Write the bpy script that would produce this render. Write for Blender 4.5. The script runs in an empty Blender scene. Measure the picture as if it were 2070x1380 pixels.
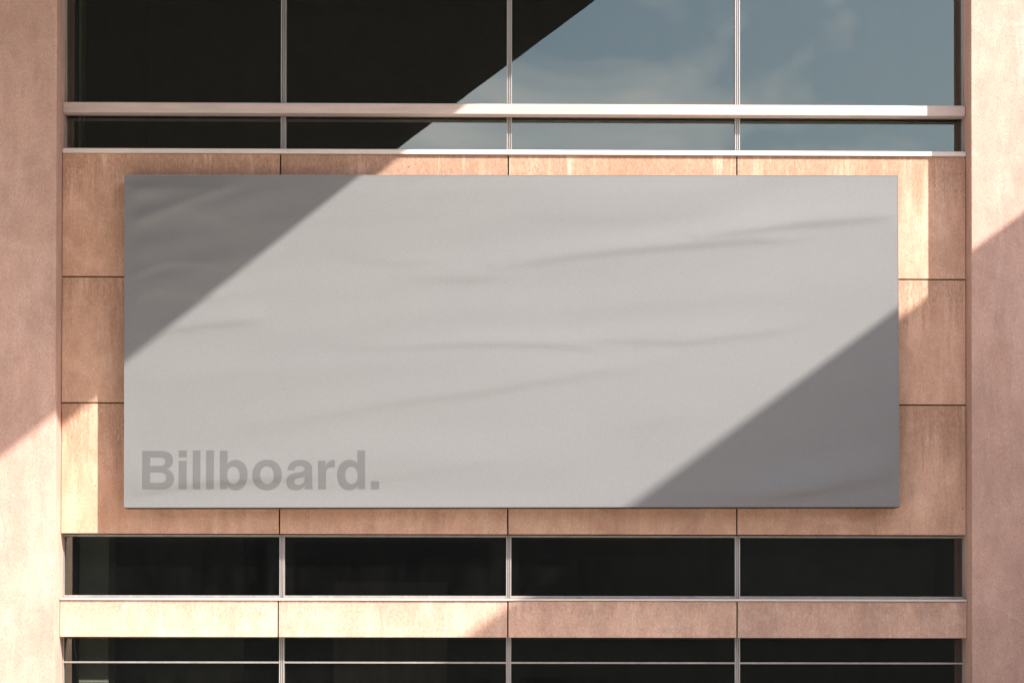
import bpy, bmesh, math, random
from mathutils import Vector, Matrix
import numpy as np
random.seed(7)
scene = bpy.context.scene
C = scene.collection

# ------------------------------------------------------------------ camera
S, D = 0.004, 23.0                 # metres per photo pixel on the wall plane (y = 0); camera distance
Z0 = 4.84                          # height of the picture centre above the ground
CAM = Vector((0.0, -D, Z0 - 3.24))
F = D / S
YAW, PITCH, ROLL = math.radians(0.8037), math.radians(1.0919), math.radians(0.0651)
fwd = Vector((math.sin(YAW)*math.cos(PITCH), math.cos(YAW)*math.cos(PITCH), math.sin(PITCH)))
r0 = fwd.cross(Vector((0, 0, 1))).normalized()
u0 = r0.cross(fwd)
RIGHT = r0*math.cos(ROLL) + u0*math.sin(ROLL)
UP = u0*math.cos(ROLL) - r0*math.sin(ROLL)
cc = Vector((0, 0, Z0)) - CAM
SX, SY = F*cc.dot(RIGHT)/cc.dot(fwd), F*cc.dot(UP)/cc.dot(fwd)
cam = bpy.data.objects.new('camera', bpy.data.cameras.new('camera'))
C.objects.link(cam)
cam.matrix_world = Matrix(((RIGHT.x, UP.x, -fwd.x, CAM.x), (RIGHT.y, UP.y, -fwd.y, CAM.y),
                           (RIGHT.z, UP.z, -fwd.z, CAM.z), (0, 0, 0, 1)))
cam.data.sensor_width = 36
cam.data.lens = 36*F/2070
cam.data.shift_x = SX/2070
cam.data.shift_y = SY/2070
cam.data.clip_end = 3000
scene.camera = cam

# ------------------------------------------------------------------ sky, sun, exposure
SUN_A, SUN_E = 1.10, 1.1437        # direction to the sun: (A, -1, E)
sun_dir = Vector((SUN_A, -1.0, SUN_E)).normalized()
world = bpy.data.worlds.new('World')
scene.world = world
world.use_nodes = True
wn, wl = world.node_tree.nodes, world.node_tree.links
wn.clear()
sky = wn.new('ShaderNodeTexSky')
sky.sky_type = 'NISHITA'
sky.sun_disc = False
sky.sun_elevation = math.asin(sun_dir.z)
sky.sun_rotation = math.atan2(sun_dir.x, sun_dir.y)
sky.air_density, sky.dust_density, sky.ozone_density = 1.0, 2.0, 1.0
tc = wn.new('ShaderNodeTexCoord')
mp = wn.new('ShaderNodeMapping'); mp.inputs['Scale'].default_value = (1.0, 1.0, 1.9)
nz = wn.new('ShaderNodeTexNoise'); nz.inputs['Scale'].default_value = 9
nz.inputs['Detail'].default_value = 4; nz.inputs['Roughness'].default_value = 0.55
nz.inputs['Distortion'].default_value = 0.6
cr = wn.new('ShaderNodeValToRGB')
cr.color_ramp.elements[0].position, cr.color_ramp.elements[1].position = 0.42, 0.62
cr.color_ramp.elements[1].color = (0.85, 0.85, 0.85, 1)
mixc = wn.new('ShaderNodeMix'); mixc.data_type = 'RGBA'
mixc.inputs['B'].default_value = (9.8, 9.2, 9.6, 1)          # cloud radiance in the sky texture's own units
bg = wn.new('ShaderNodeBackground'); bg.inputs['Strength'].default_value = 0.13
wo = wn.new('ShaderNodeOutputWorld')
wl.new(tc.outputs['Generated'], mp.inputs['Vector']); wl.new(mp.outputs['Vector'], nz.inputs['Vector'])
wl.new(nz.outputs['Fac'], cr.inputs['Fac']); wl.new(cr.outputs['Color'], mixc.inputs['Factor'])
wl.new(sky.outputs['Color'], mixc.inputs['A']); wl.new(mixc.outputs['Result'], bg.inputs['Color'])
wl.new(bg.outputs['Background'], wo.inputs['Surface'])
sun = bpy.data.objects.new('sun', bpy.data.lights.new('sun', 'SUN'))
sun.data.energy = 4.6
sun.data.angle = math.radians(0.7)
sun.data.color = (1.0, 0.95, 0.88)
sun.rotation_euler = (-sun_dir).to_track_quat('-Z', 'Y').to_euler()
sun.location = (12, -14, 22)
C.objects.link(sun)
scene.view_settings.view_transform = 'Standard'
scene.view_settings.look = 'None'
scene.view_settings.exposure = 1.2
scene.view_settings.gamma = 1.0

# ------------------------------------------------------------------ pixel helpers
def hit(px, py, y=0.0):
    """point of the plane y that the photo shows at pixel (px, py)"""
    d = fwd + RIGHT*((px - 1035 + SX)/F) + UP*((690 - py + SY)/F)
    return CAM + d*((D + y)/d.y)
def X(px, y=0.0): return hit(px, 690, y).x
def Z(py, y=0.0): return hit(1035, py, y).z

# ------------------------------------------------------------------ materials
def mat(name):
    m = bpy.data.materials.new(name); m.use_nodes = True
    nt = m.node_tree
    return m, nt, nt.nodes['Principled BSDF']
def N(nt, kind, **kw):
    n = nt.nodes.new(kind)
    for k, v in kw.items():
        if k in n.inputs: n.inputs[k].default_value = v
        else: setattr(n, k, v)
    return n
def noise(nt, vec, scale, detail=4, rough=0.55, dist=0.0):
    n = N(nt, 'ShaderNodeTexNoise', Scale=1.0, Detail=detail, Roughness=rough, Distortion=dist)
    mpn = N(nt, 'ShaderNodeMapping', Scale=scale)
    nt.links.new(vec, mpn.inputs['Vector']); nt.links.new(mpn.outputs['Vector'], n.inputs['Vector'])
    return n.outputs['Fac']
def ramp(nt, fac, p0, p1, v0=0.0, v1=1.0):
    n = N(nt, 'ShaderNodeMapRange')
    n.clamp = True
    n.inputs['From Min'].default_value, n.inputs['From Max'].default_value = p0, p1
    n.inputs['To Min'].default_value, n.inputs['To Max'].default_value = v0, v1
    nt.links.new(fac, n.inputs['Value'])
    return n.outputs['Result']
def mix(nt, fac, a, b, mode='MIX'):
    n = N(nt, 'ShaderNodeMix', data_type='RGBA', blend_type=mode)
    for sock, v in (('Factor', fac), ('A', a), ('B', b)):
        if hasattr(v, 'links'): nt.links.new(v, n.inputs[sock])
        elif sock == 'Factor': n.inputs[sock].default_value = v
        else: n.inputs[sock].default_value = (*v, 1)
    return n.outputs['Result']
def math_(nt, op, a, b):
    n = N(nt, 'ShaderNodeMath', operation=op)
    for i, v in enumerate((a, b)):
        if hasattr(v, 'links'): nt.links.new(v, n.inputs[i])
        else: n.inputs[i].default_value = v
    return n.outputs['Value']

def stone_material(name, base, tint2, light, dark, streak, drip):
    """rendered stone: mottled, combed vertically, with light and dark run-off streaks"""
    m, nt, b = mat(name)
    pos = N(nt, 'ShaderNodeNewGeometry').outputs['Position']
    rnd = N(nt, 'ShaderNodeObjectInfo').outputs['Random']
    off = N(nt, 'ShaderNodeVectorMath', operation='MULTIPLY_ADD')
    comb = N(nt, 'ShaderNodeCombineXYZ')
    nt.links.new(rnd, comb.inputs[0]); nt.links.new(rnd, comb.inputs[2])
    nt.links.new(comb.outputs[0], off.inputs[0]); off.inputs[1].default_value = (37, 0, 53)
    nt.links.new(pos, off.inputs[2])
    v = off.outputs[0]
    col = mix(nt, ramp(nt, noise(nt, v, (1.1, 1.1, .8), 4, .6, .5), .32, .68), base, tint2)
    col = mix(nt, ramp(nt, noise(nt, v, (3.2, 3.2, 1.6), 5, .65), .36, .66, 0, .6), col, dark)
    # weathered blotches
    col = mix(nt, ramp(nt, noise(nt, v, (2.0, 2.0, 2.4), 7, .72, .8), .50, .66, 0, .3), col, light)
    col = mix(nt, ramp(nt, noise(nt, v, (5.5, 5.5, 4.5), 6, .75, .6), .54, .70, 0, .3), col, dark)
    # long vertical streaks
    col = mix(nt, ramp(nt, noise(nt, v, (6, 6, 1.1), 6, .7, .9), .52, .8, 0, streak), col, light)
    col = mix(nt, ramp(nt, noise(nt, v, (7, 7, .9), 6, .7, .8), .52, .8, 0, streak), col, dark)
    if drip:
        gen = N(nt, 'ShaderNodeTexCoord').outputs['Generated']
        sep = N(nt, 'ShaderNodeSeparateXYZ'); nt.links.new(gen, sep.inputs[0])
        fall = noise(nt, v, (7, 7, .25), 6, .75)            # how far down each run reaches
        reach = ramp(nt, fall, .35, .75, 0.0, 1.0)
        depth = math_(nt, 'SUBTRACT', 1.0, sep.outputs['Z'])
        msk = ramp(nt, math_(nt, 'SUBTRACT', reach, depth), -.03, .22, 0, drip)
        brk = ramp(nt, noise(nt, v, (60, 60, 22), 4, .7), .3, .62)
        col = mix(nt, math_(nt, 'MULTIPLY', msk, brk), col, dark)
        fall2 = ramp(nt, noise(nt, v, (6, 6, .3), 6, .75), .55, .8, 0, .8)
        msk2 = ramp(nt, math_(nt, 'SUBTRACT', fall2, depth), 0, .25, 0, drip*.9)
        col = mix(nt, math_(nt, 'MULTIPLY', msk2, brk), col, light)
    # fine combed grain and pits
    g1 = noise(nt, v, (130, 130, 40), 4, .75)
    g2 = noise(nt, v, (70, 70, 60), 5, .75)
    col = mix(nt, 1.0, col, mix(nt, ramp(nt, g1, .25, .75), (.80,)*3, (1.16,)*3), 'MULTIPLY')
    col = mix(nt, 1.0, col, mix(nt, ramp(nt, g2, .3, .7), (.82,)*3, (1.16,)*3), 'MULTIPLY')
    pit = N(nt, 'ShaderNodeTexVoronoi', Scale=2.6); nt.links.new(v, pit.inputs['Vector'])
    col = mix(nt, ramp(nt, pit.outputs['Distance'], .012, .022, .75, 0), col, (.06, .045, .04))
    tint = mix(nt, rnd, (.90, .89, .88), (1.08, 1.05, 1.02))
    col = mix(nt, 1.0, col, tint, 'MULTIPLY')
    nt.links.new(col, b.inputs['Base Color'])
    b.inputs['Roughness'].default_value = .88
    b.inputs['Specular IOR Level'].default_value = .2
    bp = N(nt, 'ShaderNodeBump', Strength=.35, Distance=.004)
    nt.links.new(math_(nt, 'ADD', g1, g2), bp.inputs['Height'])
    bp2 = N(nt, 'ShaderNodeBump', Strength=.25, Distance=.02)
    nt.links.new(noise(nt, v, (4, 4, 3), 4, .6), bp2.inputs['Height'])
    nt.links.new(bp.outputs['Normal'], bp2.inputs['Normal'])
    nt.links.new(bp2.outputs['Normal'], b.inputs['Normal'])
    return m

def plain_material(name, base, base2, rough=.5, metal=0.0, sc=(6, 6, 6), bump=0.0, spec=.4):
    m, nt, b = mat(name)
    pos = N(nt, 'ShaderNodeNewGeometry').outputs['Position']
    col = mix(nt, ramp(nt, noise(nt, pos, sc, 5, .6), .3, .7), base, base2)
    fine = noise(nt, pos, tuple(k*14 for k in sc), 3, .7)
    col = mix(nt, 1.0, col, mix(nt, ramp(nt, fine, .3, .7), (.92,)*3, (1.07,)*3), 'MULTIPLY')
    nt.links.new(col, b.inputs['Base Color'])
    b.inputs['Roughness'].default_value = rough
    b.inputs['Metallic'].default_value = metal
    b.inputs['Specular IOR Level'].default_value = spec
    if bump:
        bp = N(nt, 'ShaderNodeBump', Strength=bump, Distance=.004)
        nt.links.new(fine, bp.inputs['Height']); nt.links.new(bp.outputs['Normal'], b.inputs['Normal'])
    return m

def glass_material(name, refl):
    m, nt, b = mat(name)
    nt.nodes.remove(b)
    out = nt.nodes['Material Output']
    gl = N(nt, 'ShaderNodeBsdfGlossy', Roughness=0.012); gl.inputs['Color'].default_value = (.92, 1.0, .90, 1)
    pos = N(nt, 'ShaderNodeNewGeometry').outputs['Position']
    bp = N(nt, 'ShaderNodeBump', Strength=.03, Distance=.02)
    nt.links.new(noise(nt, pos, (.9, .9, 1.3), 2, .5), bp.inputs['Height'])
    nt.links.new(bp.outputs['Normal'], gl.inputs['Normal'])
    tr = N(nt, 'ShaderNodeBsdfTransparent'); tr.inputs['Color'].default_value = (.36, .40, .37, 1)
    fr = N(nt, 'ShaderNodeFresnel', IOR=1.5)
    fac = math_(nt, 'ADD', fr.outputs['Fac'], refl)
    ms = N(nt, 'ShaderNodeMixShader')
    nt.links.new(fac, ms.inputs[0]); nt.links.new(tr.outputs[0], ms.inputs[1]); nt.links.new(gl.outputs[0], ms.inputs[2])
    # thin film of dust that catches the sun
    df = N(nt, 'ShaderNodeBsdfDiffuse'); df.inputs['Color'].default_value = (.45, .43, .40, 1)
    ms2 = N(nt, 'ShaderNodeMixShader')
    nt.links.new(ramp(nt, noise(nt, pos, (7, 7, 2.2), 5, .65), .35, .8, .001, .009), ms2.inputs[0])
    nt.links.new(ms.outputs[0], ms2.inputs[1]); nt.links.new(df.outputs[0], ms2.inputs[2])
    nt.links.new(ms2.outputs[0], out.inputs['Surface'])
    return m

M = {}
M['pillar'] = stone_material('pillar_render', (.52, .345, .285), (.585, .39, .32), (.64, .48, .42), (.36, .235, .195), .5, 0)
M['panel'] = stone_material('panel_stone', (.64, .425, .315), (.55, .335, .235), (.74, .55, .44), (.35, .205, .14), .5, .85)
M['band'] = stone_material('band_stone', (.61, .42, .33), (.65, .42, .32), (.74, .58, .49), (.40, .265, .205), .6, .6)
M['beam'] = plain_material('beam_coating', (.56, .455, .41), (.46, .37, .33), .7, sc=(3, 3, 20), bump=.15, spec=.3)
M['sill'] = plain_material('sill_coating', (.68, .60, .54), (.60, .53, .48), .6, sc=(4, 4, 20), bump=.1, spec=.3)
M['frame'] = plain_material('frame_aluminium', (.46, .43, .40), (.33, .30, .28), .42, .45, sc=(20, 20, 2))
M['joint'] = plain_material('joint_shadow_gap', (.05, .04, .035), (.03, .025, .02), .9)
M['glass'] = glass_material('solar_glass', .095)
M['room'] = plain_material('room_paint', (.10, .095, .085), (.08, .075, .07), .9)
M['roomcol'] = plain_material('room_column_paint', (.55, .53, .42), (.48, .47, .38), .85)
M['part'] = plain_material('partition_timber', (.16, .12, .10), (.12, .09, .075), .7, sc=(12, 12, 1))
M['cabinet'] = plain_material('billboard_shade_metal', (.05, .046, .042), (.035, .032, .03), .5, .3)  # metal darkened to paint contact shade under the board
M['trim'] = plain_material('billboard_trim', (.30, .29, .285), (.26, .25, .245), .45, .2)
M['soffit'] = plain_material('canopy_timber_beam_shade', (.022, .020, .019), (.016, .015, .015), .85, sc=(2, 14, 2))  # canopy underside; also the painted shade under the beam
M['fascia'] = plain_material('canopy_fascia', (.20, .15, .12), (.16, .12, .10), .7)
M['roof'] = plain_material('roof_felt', (.25, .24, .23), (.2, .19, .18), .9)
M['dark'] = plain_material('opposite_cladding', (.040, .036, .033), (.03, .028, .026), .7)
M['dglass'] = plain_material('opposite_glazing', (.015, .017, .019), (.01, .012, .013), .25)
M['cream'] = plain_material('wing_bounce_render', (.82, .78, .72), (.76, .72, .66), .9, sc=(1, 1, 1))  # wall kept pale so the unseen wing bounces light onto the facade
M['paving'] = plain_material('paving', (.56, .50, .44), (.46, .41, .36), .9, sc=(.5, .5, .5), bump=.2)

def vinyl_material(name, a, b2):
    m, nt, b = mat(name)
    pos = N(nt, 'ShaderNodeNewGeometry').outputs['Position']
    col = mix(nt, ramp(nt, noise(nt, pos, (.7, .7, 1.6), 4, .6, .4), .3, .7), a, b2)
    col = mix(nt, 1.0, col, mix(nt, ramp(nt, noise(nt, pos, (70, 70, 70), 4, .85), .3, .7), (.91,)*3, (1.09,)*3), 'MULTIPLY')
    nt.links.new(col, b.inputs['Base Color'])
    b.inputs['Roughness'].default_value = .5
    b.inputs['Specular IOR Level'].default_value = .6
    return m
M['vinyl'] = vinyl_material('billboard_vinyl', (.163, .164, .163), (.156, .157, .157))
M['ink'] = vinyl_material('billboard_ink', (.101, .100, .099), (.096, .096, .095))

# ------------------------------------------------------------------ mesh helpers
def add_box(bm, x0, x1, y0, y1, z0, z1):
    vs = [bm.verts.new((x, y, z)) for x in (x0, x1) for y in (y0, y1) for z in (z0, z1)]
    for f in ((0, 1, 3, 2), (4, 6, 7, 5), (0, 4, 5, 1), (2, 3, 7, 6), (0, 2, 6, 4), (1, 5, 7, 3)):
        bm.faces.new([vs[i] for i in f])
def obj(name, bm, material, parent=None, bevel=0.0):
    if bevel:
        bmesh.ops.bevel(bm, geom=list(bm.edges), offset=bevel, segments=2, affect='EDGES', profile=.6, clamp_overlap=True)
    bmesh.ops.recalc_face_normals(bm, faces=bm.faces)
    me = bpy.data.meshes.new(name); bm.to_mesh(me); bm.free()
    me.materials.append(M[material])
    o = bpy.data.objects.new(name, me); C.objects.link(o)
    if parent is not None: o.parent = parent
    return o
def box(name, x0, x1, y0, y1, z0, z1, material, parent=None, bevel=0.0):
    """box whose origin sits at its own base centre"""
    x0, x1 = sorted((x0, x1)); y0, y1 = sorted((y0, y1)); z0, z1 = sorted((z0, z1))
    cx, cy = (x0+x1)/2, (y0+y1)/2
    bm = bmesh.new(); add_box(bm, x0-cx, x1-cx, y0-cy, y1-cy, 0, z1-z0)
    o = obj(name, bm, material, parent, bevel)
    o.location = (cx, cy, z0)
    return o
def thing(name, label, cat, group=None):
    o = bpy.data.objects.new(name, None); C.objects.link(o)
    o['label'] = label; o['category'] = cat
    if group: o['group'] = group
    return o

# ------------------------------------------------------------------ ground
bm = bmesh.new()
vs = [bm.verts.new(p) for p in ((-400, -400, 0), (400, -400, 0), (400, 400, 0), (-400, 400, 0))]
bm.faces.new(vs)
g = obj('ground', bm, 'paving'); g['kind'] = 'structure'

# ------------------------------------------------------------------ the building
B = thing('office_building', 'terracotta stone office facade with strip windows between two tall pillars', 'building')
PF = -.284                                     # front of the pillars
GY = .17                                       # glass plane
FY0, FY1 = .122, .205                          # window frame front and back
xl, xr = X(112.8, PF), X(1964.4, PF)           # inner edges of the pillars
TOP = Z0 + 5.2
xpl, xpr = X(123), X(1950.5)                   # edges of the panel field
# pillars
for x0, x1 in ((xl - 2.6, xl), (xr, xr + 2.6)):
    box('pillar', x0, x1, PF, .9, 0, TOP, 'pillar', B, .006)
# walls carrying on beyond the pillars
box('wall', xl - 9, xl - 2.602, 0, .6, 0, TOP, 'pillar', B)
box('wall', xr + 2.602, xr + 6, 0, .6, 0, TOP, 'pillar', B)

# stone panels: three rows of four
xj = [xl + .004, X(566), X(1027), X(1489.5), xr - .004]
zj = [Z(1078.8), Z(816), Z(562), Z(313.8)]
J = .0055
for r in range(3):
    for c in range(4):
        x0, x1 = xj[c] + (J if c else 0), xj[c+1] - (J if c < 3 else 0)
        z0, z1 = zj[r] + (J if r else 0), zj[r+1] - (J if r < 2 else 0)
        dy = random.uniform(-.002, .002)
        box('wall_panel', x0, x1, dy, .045 + dy, z0, z1, 'panel', B, .0025)
box('backing_wall', xl, xr,   .05, .12, zj[0] + .02, zj[3], 'joint', B)
# band panels
BF = -.035
zb0, zb1 = Z(1287.5, BF), Z(1214.5, BF)
xb = [xl + .004, X(563.8, BF), X(1027.4, BF), X(1490, BF), xr - .004]
for c in range(4):
    x0, x1 = xb[c] + (J if c else 0), xb[c+1] - (J if c < 3 else 0)
    box('band_panel', x0, x1, BF, BF + .05, zb0, zb1, 'band', B, .0025)
box('band_backing', xl, xr, BF + .053, .12, zb0 + .01, zb1 + .002, 'joint', B)

# sills, beam
box('window_sill', xl + .004, xr - .004, -.025, .14, Z(312.3, -.025), Z(303, -.025), 'sill', B, .003)
BY = .004
bmo = box('beam', xl + .004, xr - .004, BY, .118, Z(230.8, BY), Z(210.5, BY), 'beam', B, .004)
box('beam_shade_strip', xl + .006, xr - .006, BY + .005, .116, Z(230.8, BY) - .006, Z(230.8, BY) - .0005, 'soffit', bmo)  # dark strip painting the shade on the beam's underside
zs1 = Z(1213, -.05)
box('window_sill', xl + .004, xr - .004, -.05, .12, Z(1213.4, -.05), Z(1209.2, -.05), 'sill', B, .0015)

# windows
mull = [X(571.3, FY0), X(1029, FY0), X(1490.8, FY0)]
gap = .0205
def window_row(z0, z1, fw=.010, bottom=.012, top=.012, mullion=True):
    edges = [xl + .003] + mull + [xr - .003]
    for c in range(4):
        x0 = edges[c] + (gap - fw if c else 0)
        x1 = edges[c+1] - (gap - fw if c < 3 else 0)
        bm = bmesh.new()
        xo0, xo1 = x0, x1
        fl, fr_ = (fw if c else .007), (fw if c < 3 else .007)      # slimmer against the pillars
        add_box(bm, xo0, xo0 + fl, FY0, FY1, z0, z1)
        add_box(bm, xo1 - fr_, xo1, FY0, FY1, z0, z1)
        add_box(bm, xo0 + fl, xo1 - fr_, FY0 + .002, FY1, z0, z0 + bottom)
        add_box(bm, xo0 + fl, xo1 - fr_, FY0 + .002, FY1, z1 - top, z1)
        cx = (x0 + x1)/2
        bmesh.ops.translate(bm, verts=bm.verts, vec=(-cx, -FY0, -z0))
        w = obj('window', bm, 'frame', B); w.location = (cx, FY0, z0)
        # a single sheet: keep the front face only, so that one pane is one layer of coated glass
        pane = bmesh.new()
        vs = [pane.verts.new(p) for p in ((xo0+fl-.003-cx, 0, bottom-.003), (xo1-fr_+.003-cx, 0, bottom-.003),
                                          (xo1-fr_+.003-cx, 0, z1-z0-top+.003), (xo0+fl-.003-cx, 0, z1-z0-top+.003))]
        pane.faces.new(vs)
        p = obj('pane', pane, 'glass', w)
        p.location = (0, GY - FY0 + random.uniform(-.001, .001), 0)
        p.rotation_euler = (random.uniform(-.0008, .0008), 0, random.uniform(-.0008, .0008))
    if mullion:
        for x in mull:
            bm = bmesh.new()
            add_box(bm, -.004, .004, .004, .083, 0, z1 - z0)
            add_box(bm, -.010, .010, .03, .083, 0, z1 - z0)
            m_ = obj('mullion', bm, 'frame', B); m_.location = (x, FY0, z0)
WT = Z0 + 4.0
zbm = Z(221, .1)
window_row(zbm + .02, WT, top=.03, bottom=.03)
window_row(Z(303, FY0) - .01, zbm - .02, bottom=.012, top=.03)
window_row(Z(1208.6, FY0), Z(1081.5, FY0), bottom=.020, top=.012)
zrail = Z(1338.6, FY0)
window_row(zrail + .0005, Z(1287, FY0) + .03, bottom=.006, top=.02)
window_row(1.0, zrail - .0005, bottom=.02, top=.006)
box('plinth', xl, xr, .02, .5, 0, .998, 'pillar', B)
box('head_fascia', xl, xr, -.01, .4, WT + .002, TOP, 'panel', B)
box('roof_slab', xl - 9, xr + 6, .0, 9, TOP + .002, TOP + .25, 'roof', B)

# rooms behind the glass
def room(z0, z1):
    box('room_floor', xl + .05, xr - .05, .36, 5, z0 - .05, z0, 'room', B)
    box('room_ceiling', xl + .05, xr - .05, .36, 5, z1, z1 + .05, 'room', B)
    box('room_wall', xl + .05, xr - .05, 5.002, 5.05, z0 - .05, z1 + .05, 'room', B)
    for x in (xl + .02, xr - .05):
        box('room_wall', x, x + .028, .36, 5.05, z0 - .05, z1 + .05, 'room', B)
room(Z0 + 1.42, Z0 + 4.05)
room(.3, Z0 - 1.42)
box('room_column', X(148, .6), X(165, .6), .55, .75, Z0 + 1.43, Z0 + 4.04, 'roomcol', B)
box('room_column', X(158, .7), X(221.5, .7), .70, 1.1, .31, Z0 - 1.43, 'roomcol', B)
box('room_partition', X(215, 1.6), X(494, 1.6), 1.6, 1.66, .31, Z0 - 1.43, 'room', B)
box('room_partition', X(676, .9), X(905, .9), .90, .96, .31, Z0 - 1.9, 'part', B)

# ------------------------------------------------------------------ billboard
BB = thing('billboard', 'large blank grey billboard reading Billboard, mounted on the stone wall', 'billboard')
q = [hit(a, b, -.21) for a, b in ((253, 1025), (1817, 1025), (1817, 355), (253, 355))]
bw = ((q[1]-q[0]).length + (q[2]-q[3]).length)/2
bh = ((q[3]-q[0]).length + (q[2]-q[1]).length)/2
bc = (q[0]+q[1]+q[2]+q[3])/4
tilt = .5*(math.atan2(q[1].z-q[0].z, q[1].x-q[0].x) + math.atan2(q[2].z-q[3].z, q[2].x-q[3].x))
BB.location = (bc.x, -.21, bc.z - bh/2)
BB.rotation_euler = (0, -tilt, 0)
px2 = bw/1564; pz2 = bh/670
def bu(px): return (px - 253)*px2 - bw/2       # billboard-local from photo pixel
def bv(py): return (1025 - py)*pz2
# folds of the stretched sheet: (photo polyline, height in mm, half width in px)
def lc(*p): return [(253 + a*.4854, 355 + b*.4854) for a, b in p]
def rc(*p): return [(1035 + a*.4854, 355 + b*.4854) for a, b in p]
FOLDS = [
 (lc((-40, 215), (110, 160), (250, 105), (420, 40), (520, 5)), 15, 22),
 (lc((-40, 440), (60, 400), (150, 365), (250, 352), (420, 372)), 11, 17),
 (lc((-40, 655), (200, 632), (430, 605), (600, 590)), 5, 15),
 (lc((900, 335), (1150, 360), (1350, 345)), 1.6, 13), (lc((1150, 425), (1480, 425), (1611, 410)), 1.8, 12),
 (lc((560, 1040), (900, 975), (1200, 922), (1500, 890), (1611, 868)) + rc((150, 842), (380, 806), (560, 790)), 3.0, 16),
 (lc((-30, 1330), (110, 1305), (250, 1280), (600, 1255), (800, 1245)), 5.5, 13),
 (lc((870, 712), (1200, 708), (1400, 696), (1611, 696)) + rc((150, 702), (280, 712), (420, 722)), 2.6, 10),
 (rc((150, 688), (450, 682), (720, 688), (1000, 655), (1200, 630)), 2.2, 12),
 (rc((-60, 378), (250, 328), (600, 293), (1000, 262), (1200, 262)), 4.0, 13),
 (rc((780, 250), (1000, 220), (1200, 196), (1400, 180), (1640, 160)), 4.0, 13),
 (rc((900, 1380), (1100, 1335), (1400, 1272), (1640, 1235)), 12, 20),
 (lc((700, 1295), (1050, 1245), (1611, 1170)), 2.2, 22), (rc((0, 150), (500, 170), (900, 120)), 1.6, 24),
 (rc((100, 560), (700, 520), (1200, 470)), 1.6, 26), (lc((0, 860), (500, 800), (900, 790)), 1.8, 28),
 (rc((300, 1060), (800, 980)), 1.6, 26), (lc((500, 200), (900, 170), (1500, 120)), 1.6, 24),
 (lc((0, 520), (140, 470), (420, 500)), 7, 18), (lc((150, 80), (420, 180), (560, 210)), 6, 24),
]
def height(px, py):
    """raised height of the sheet in metres at photo pixels (arrays)"""
    px = np.asarray(px, float); py = np.asarray(py, float)
    h = np.zeros_like(px)
    for line, amp, w in FOLDS:
        best = np.full_like(px, 1e9); par = np.zeros_like(px); n = len(line) - 1
        for i in range(n):
            (ax, ay), (bx_, by_) = line[i], line[i+1]
            dx, dy = bx_-ax, by_-ay
            t = np.clip(((px-ax)*dx + (py-ay)*dy)/(dx*dx+dy*dy), 0, 1)
            dd = np.hypot(px-ax-t*dx, py-ay-t*dy)
            s = dd < best
            best = np.where(s, dd, best); par = np.where(s, (i+t)/n, par)
            side = np.where(s, (py-ay-t*dy), 0) if i == 0 else np.where(s, (py-ay-t*dy), side)
        ww = np.where(side > 0, w*.5, w*1.6)                  # steeper on the lower side
        h += 2.0*amp*.001*np.exp(-.5*(best/ww)**2)*np.sin(np.pi*np.clip(par, .03, .97))**.6
    h += .003*np.sin(px/310 + 1.3*np.sin(py/170))*np.sin(py/105 + px/900)
    v = py + .15*px + 34*np.sin(px/260 + .4) + 15*np.sin(px/97 + py/140)          # broad slack ripples
    h += .0012*np.sin(2*np.pi*v/92)*(.5 + .5*np.sin(px/230 + py/190 + 1)) + .0020*np.sin(2*np.pi*v/171 + 1.1)*(.5 + .5*np.sin(px/390 - py/150))
    corner = np.clip(1 - np.hypot((px - 253)/420, (py - 355)/380), 0, 1)          # slack top-left corner
    h += .010*corner*np.sin(2*np.pi*(py + .42*px)/118 + .6) + .006*corner*np.sin(2*np.pi*(py + .2*px)/61)
    e = np.minimum(np.minimum(px-253, 1817-px)/30, np.minimum(py-355, 1025-py)/30)
    return h*np.clip(e, 0, 1)
nx, nyy = 300, 140
gx, gy = np.meshgrid(np.linspace(253, 1817, nx), np.linspace(1025, 355, nyy))
hh = height(gx, gy)
verts = [(bu(gx[j, i]), -.010 - hh[j, i], bv(gy[j, i])) for j in range(nyy) for i in range(nx)]
faces = [(j*nx+i, j*nx+i+1, (j+1)*nx+i+1, (j+1)*nx+i) for j in range(nyy-1) for i in range(nx-1)]
me = bpy.data.meshes.new('face_sheet'); me.from_pydata(verts, [], faces); me.update()
me.materials.append(M['vinyl']); me.shade_smooth()
face = bpy.data.objects.new('face_sheet', me); C.objects.link(face); face.parent = BB
box('cabinet', -bw/2 + .001, bw/2 - .001, .0, .175, .001, bh - .001, 'cabinet', BB, .002)
# slim edging round the sheet
t_ = .0075
box('edging', -bw/2 - .002, bw/2 + .002, -.012, .05, -.002, .0005, 'cabinet', BB)  # bottom strip dark, unlike the rest: painted shade along the lower edge
box('edging', -bw/2 - .002, bw/2 + .002, -.012, .05, bh - .0005, bh + .002, 'trim', BB)
box('edging', -bw/2 - .002, -bw/2 - .0003, -.012, .05, .0007, bh - .0007, 'trim', BB)
box('edging', bw/2 + .0003, bw/2 + .002, -.012, .05, .0007, bh - .0007, 'trim', BB)
for ux in (-.38, -.13, .13, .38):
    for uz in (.2, .8):
        box('bracket', bw*ux - .05, bw*ux + .05, .172, .2095, bh*uz - .06, bh*uz + .06, 'cabinet', BB)

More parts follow.
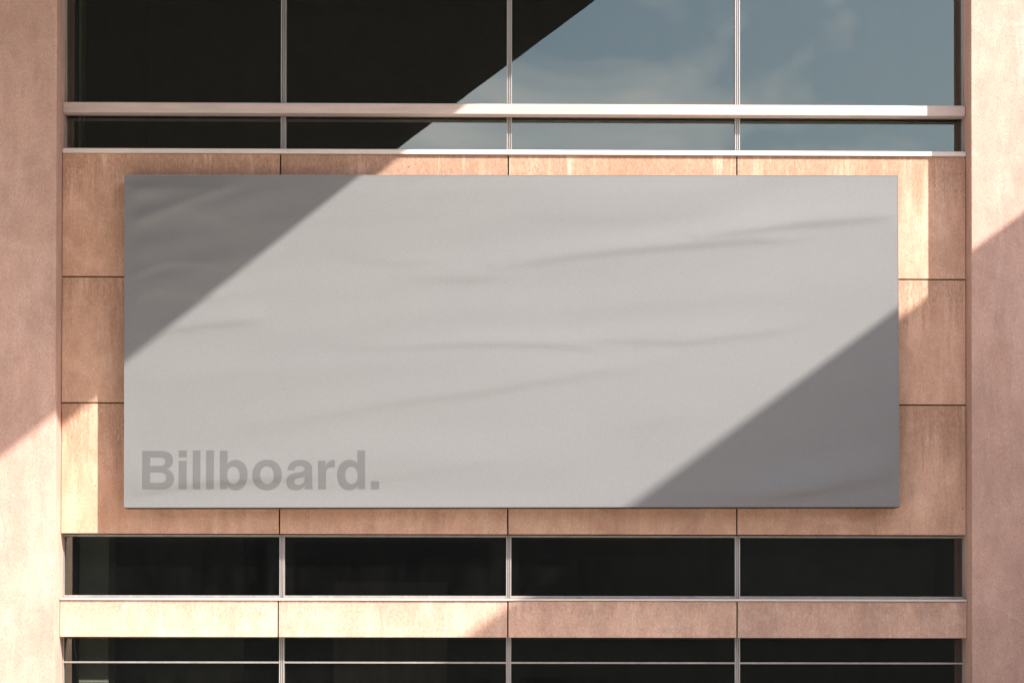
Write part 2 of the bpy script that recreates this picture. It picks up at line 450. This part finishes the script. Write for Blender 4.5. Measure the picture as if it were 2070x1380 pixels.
# lettering, bold grotesque, outlined in the coordinates of an enlarged view of the print
def cub(p, a, b, c, n=10):
    return [tuple((1-t)**3*p[k] + 3*(1-t)**2*t*a[k] + 3*(1-t)*t*t*b[k] + t**3*c[k] for k in (0, 1)) for t in [i/n for i in range(1, n+1)]]
def path(*seg):
    pts = [seg[0]]
    for s in seg[1:]:
        if len(s) == 3: pts += cub(pts[-1], *s)
        else: pts.append(s)
    return pts
def rect(x0, y0, x1, y1): return [(x0, y0), (x1, y0), (x1, y1), (x0, y1)]
def oval(cx, cy, rx, ry, n=44, p=2.15):
    o = []
    for i in range(n):
        a = 2*math.pi*i/n; c, s = math.cos(a), math.sin(a)
        o.append((cx + rx*math.copysign(abs(c)**(2/p), c), cy + ry*math.copysign(abs(s)**(2/p), s)))
    return o
GLYPHS = [
 [path((78, 83), (228, 83), ((285, 83), (322, 110), (322, 160)), ((322, 192), (306, 216), (274, 230)),
       ((312, 242), (332, 270), (332, 306)), ((332, 358), (296, 390), (240, 390)), (78, 390)),
  path((140, 135), (214, 135), ((246, 135), (260, 148), (260, 169)), ((260, 191), (246, 204), (214, 204)), (140, 204)),
  path((140, 255), (216, 255), ((252, 255), (269, 270), (269, 297)), ((269, 325), (252, 340), (216, 340)), (140, 340))],
 [rect(370, 80, 433, 135), rect(370, 163, 433, 390)],
 [rect(482, 80, 542, 390)], [rect(590, 80, 650, 390)],
 [path((700, 80), (760, 80), (760, 188), ((775, 167), (798, 156), (826, 156)), ((884, 156), (921, 204), (921, 275)),
       ((921, 350), (882, 398), (825, 398)), ((796, 398), (772, 386), (757, 364)), (757, 390), (700, 390)),
  oval(808, 279, 51, 70)],
 [oval(1077, 276.5, 117.5, 121.5), oval(1077, 277, 56, 70.5)],
 [path((1240, 238), ((1244, 186), (1280, 156), (1342, 156)), ((1402, 156), (1438, 182), (1438, 228)), (1438, 345),
       ((1438, 368), (1439, 380), (1444, 390)), (1381, 390), ((1378, 384), (1376, 376), (1376, 368)),
       ((1358, 388), (1332, 398), (1304, 398)), ((1260, 398), (1232, 372), (1232, 330)),
       ((1232, 288), (1258, 268), (1302, 260)), ((1352, 252), (1378, 250), (1378, 230)),
       ((1378, 212), (1364, 204), (1339, 204)), ((1313, 204), (1300, 214), (1297, 238))),
  path((1378, 284), ((1366, 292), (1350, 295), (1330, 299)), ((1306, 304), (1294, 313), (1294, 329)),
       ((1294, 346), (1306, 354), (1324, 354)), ((1356, 354), (1378, 336), (1378, 306)))],
 [path((1488, 163), (1545, 163), (1545, 202), ((1560, 172), (1582, 157), (1608, 157)), (1620, 158), (1620, 216),
       ((1614, 215), (1608, 214), (1600, 214)), ((1566, 214), (1548, 232), (1548, 268)), (1548, 390), (1488, 390))],
 [path((1862, 80), (1802, 80), (1802, 188), ((1787, 167), (1764, 156), (1736, 156)), ((1678, 156), (1640, 204), (1640, 275)),
       ((1640, 350), (1680, 398), (1737, 398)), ((1766, 398), (1790, 386), (1805, 364)), (1805, 390), (1862, 390)),
  oval(1754, 279, 51, 70)],
 [rect(1910, 328, 1975, 390)],
]
K = 520/2070
for gl in GLYPHS:
    cu = bpy.data.curves.new('letter_outline', 'CURVE'); cu.dimensions = '2D'; cu.fill_mode = 'BOTH'
    for loop in gl:
        sp = cu.splines.new('POLY'); sp.points.add(len(loop) - 1); sp.use_cyclic_u = True
        for p, (a, b) in zip(sp.points, loop):
            p.co = (bu(270 + a*K), bv(890 + b*K), 0, 1)
    tmp = bpy.data.objects.new('letter_outline', cu); C.objects.link(tmp)
    dg = bpy.context.evaluated_depsgraph_get()
    me = bpy.data.meshes.new_from_object(tmp.evaluated_get(dg))
    bpy.data.objects.remove(tmp); bpy.data.curves.remove(cu)
    bm = bmesh.new(); bm.from_mesh(me); bpy.data.meshes.remove(me)
    xs = [v.co.x for v in bm.verts]; ys = [v.co.y for v in bm.verts]
    for k, lo, hi in ((0, min(xs), max(xs)), (1, min(ys), max(ys))):
        c_ = lo + .02
        while c_ < hi:
            co = [0, 0, 0]; no = [0, 0, 0]; co[k] = c_; no[k] = 1
            bmesh.ops.bisect_plane(bm, geom=bm.verts[:] + bm.edges[:] + bm.faces[:], plane_co=co, plane_no=no)
            c_ += .02
    hs = height(np.array([(v.co.x + bw/2)/px2 + 253 for v in bm.verts]), np.array([1025 - v.co.y/pz2 for v in bm.verts]))
    for v, hv in zip(bm.verts, hs):
        v.co = (v.co.x, -.0115 - hv, v.co.y)
    for f in bm.faces: f.smooth = True
    bmesh.ops.recalc_face_normals(bm, faces=bm.faces)
    if sum(f.normal.y for f in bm.faces) > 0: bmesh.ops.reverse_faces(bm, faces=bm.faces)
    me = bpy.data.meshes.new('letter'); bm.to_mesh(me); bm.free(); me.materials.append(M['ink'])
    o = bpy.data.objects.new('letter', me); C.objects.link(o); o.parent = BB

# ------------------------------------------------------------------ unseen casters that shade the wall: canopy and side wing
EX, EM, EZ = 2.198, -.3195, Z0 + 4.0           # canopy edge x = EX + EM * T at distance T out from the wall
CN = thing('shade_canopy', 'unseen flat canopy with dark underside, added to shade the upper left of the facade', 'canopy')
def slab(name, pts, z0, z1, material, parent):
    bm = bmesh.new()
    lo = [bm.verts.new((x, y, z0)) for x, y in pts]; hi = [bm.verts.new((x, y, z1)) for x, y in pts]
    bm.faces.new(lo); bm.faces.new(hi[::-1])
    for i in range(len(pts)):
        j = (i+1) % len(pts); bm.faces.new((lo[i], lo[j], hi[j], hi[i]))
    return obj(name, bm, material, parent)
T0, T1 = .30, 13.6
ed = lambda T: EX + EM*T
slab('roof_slab', ((-14, -T0), (ed(T0), -T0), (ed(T1), -T1), (-14, -T1)), EZ + .05, EZ + .55, 'fascia', CN)  # unseen slab, widened to the left to block sky from the left pillar
nb = 24
for i in range(nb):
    ta, tb = T0 + (T1-T0)*i/nb + .002, T0 + (T1-T0)*(i+1)/nb - .002
    slab('soffit_board', ((-14, -ta), (ed(ta), -ta), (ed(tb), -tb), (-14, -tb)), EZ, EZ + .049, 'soffit', CN)
for x in (-13.6, -9.6):
    box('column', x - .15, x + .15, -13.2, -12.9, 0, EZ - .001, 'fascia', CN, .01)
box('column', -13.75, -13.45, -5.0, -4.7, 0, EZ - .001, 'fascia', CN, .01)

WX, WM, WZ = 8.26, -.4435, Z0 + 4.0
W = thing('side_wing', 'unseen lower side wing, pale to bounce light, standing out at the right of the facade', 'building')
we = lambda T: WX + WM*T
slab('wall', ((we(.29), -.29), (we(6.8), -6.8), (we(6.8) + 9, -6.8), (we(.29) + 9, -.29)), 0, WZ - .26, 'cream', W)
slab('roof_coping', ((we(.25), -.25), (we(6.85), -6.85), (we(6.85) + 9, -6.85), (we(.25) + 9, -.25)), WZ - .258, WZ, 'sill', W)

# ------------------------------------------------------------------ opposite office block, seen only mirrored in the glass
OB = thing('opposite_office_block', 'dark clad office block across the forecourt mirrored in the windows', 'building')
box('wall', -45, 45, -52, -38, 0, Z0 + 4.8, 'dark', OB)
for r in range(3):
    for c in range(18):
        x0 = -43.5 + c*4.85
        box('window', x0, x0 + 4.2, -38.001, -37.96, .8 + r*3.0, 2.9 + r*3.0, 'dglass', OB)
box('roof_coping', -45.3, 45.3, -52.3, -37.7, Z0 + 4.801, Z0 + 5.1, 'dark', OB)
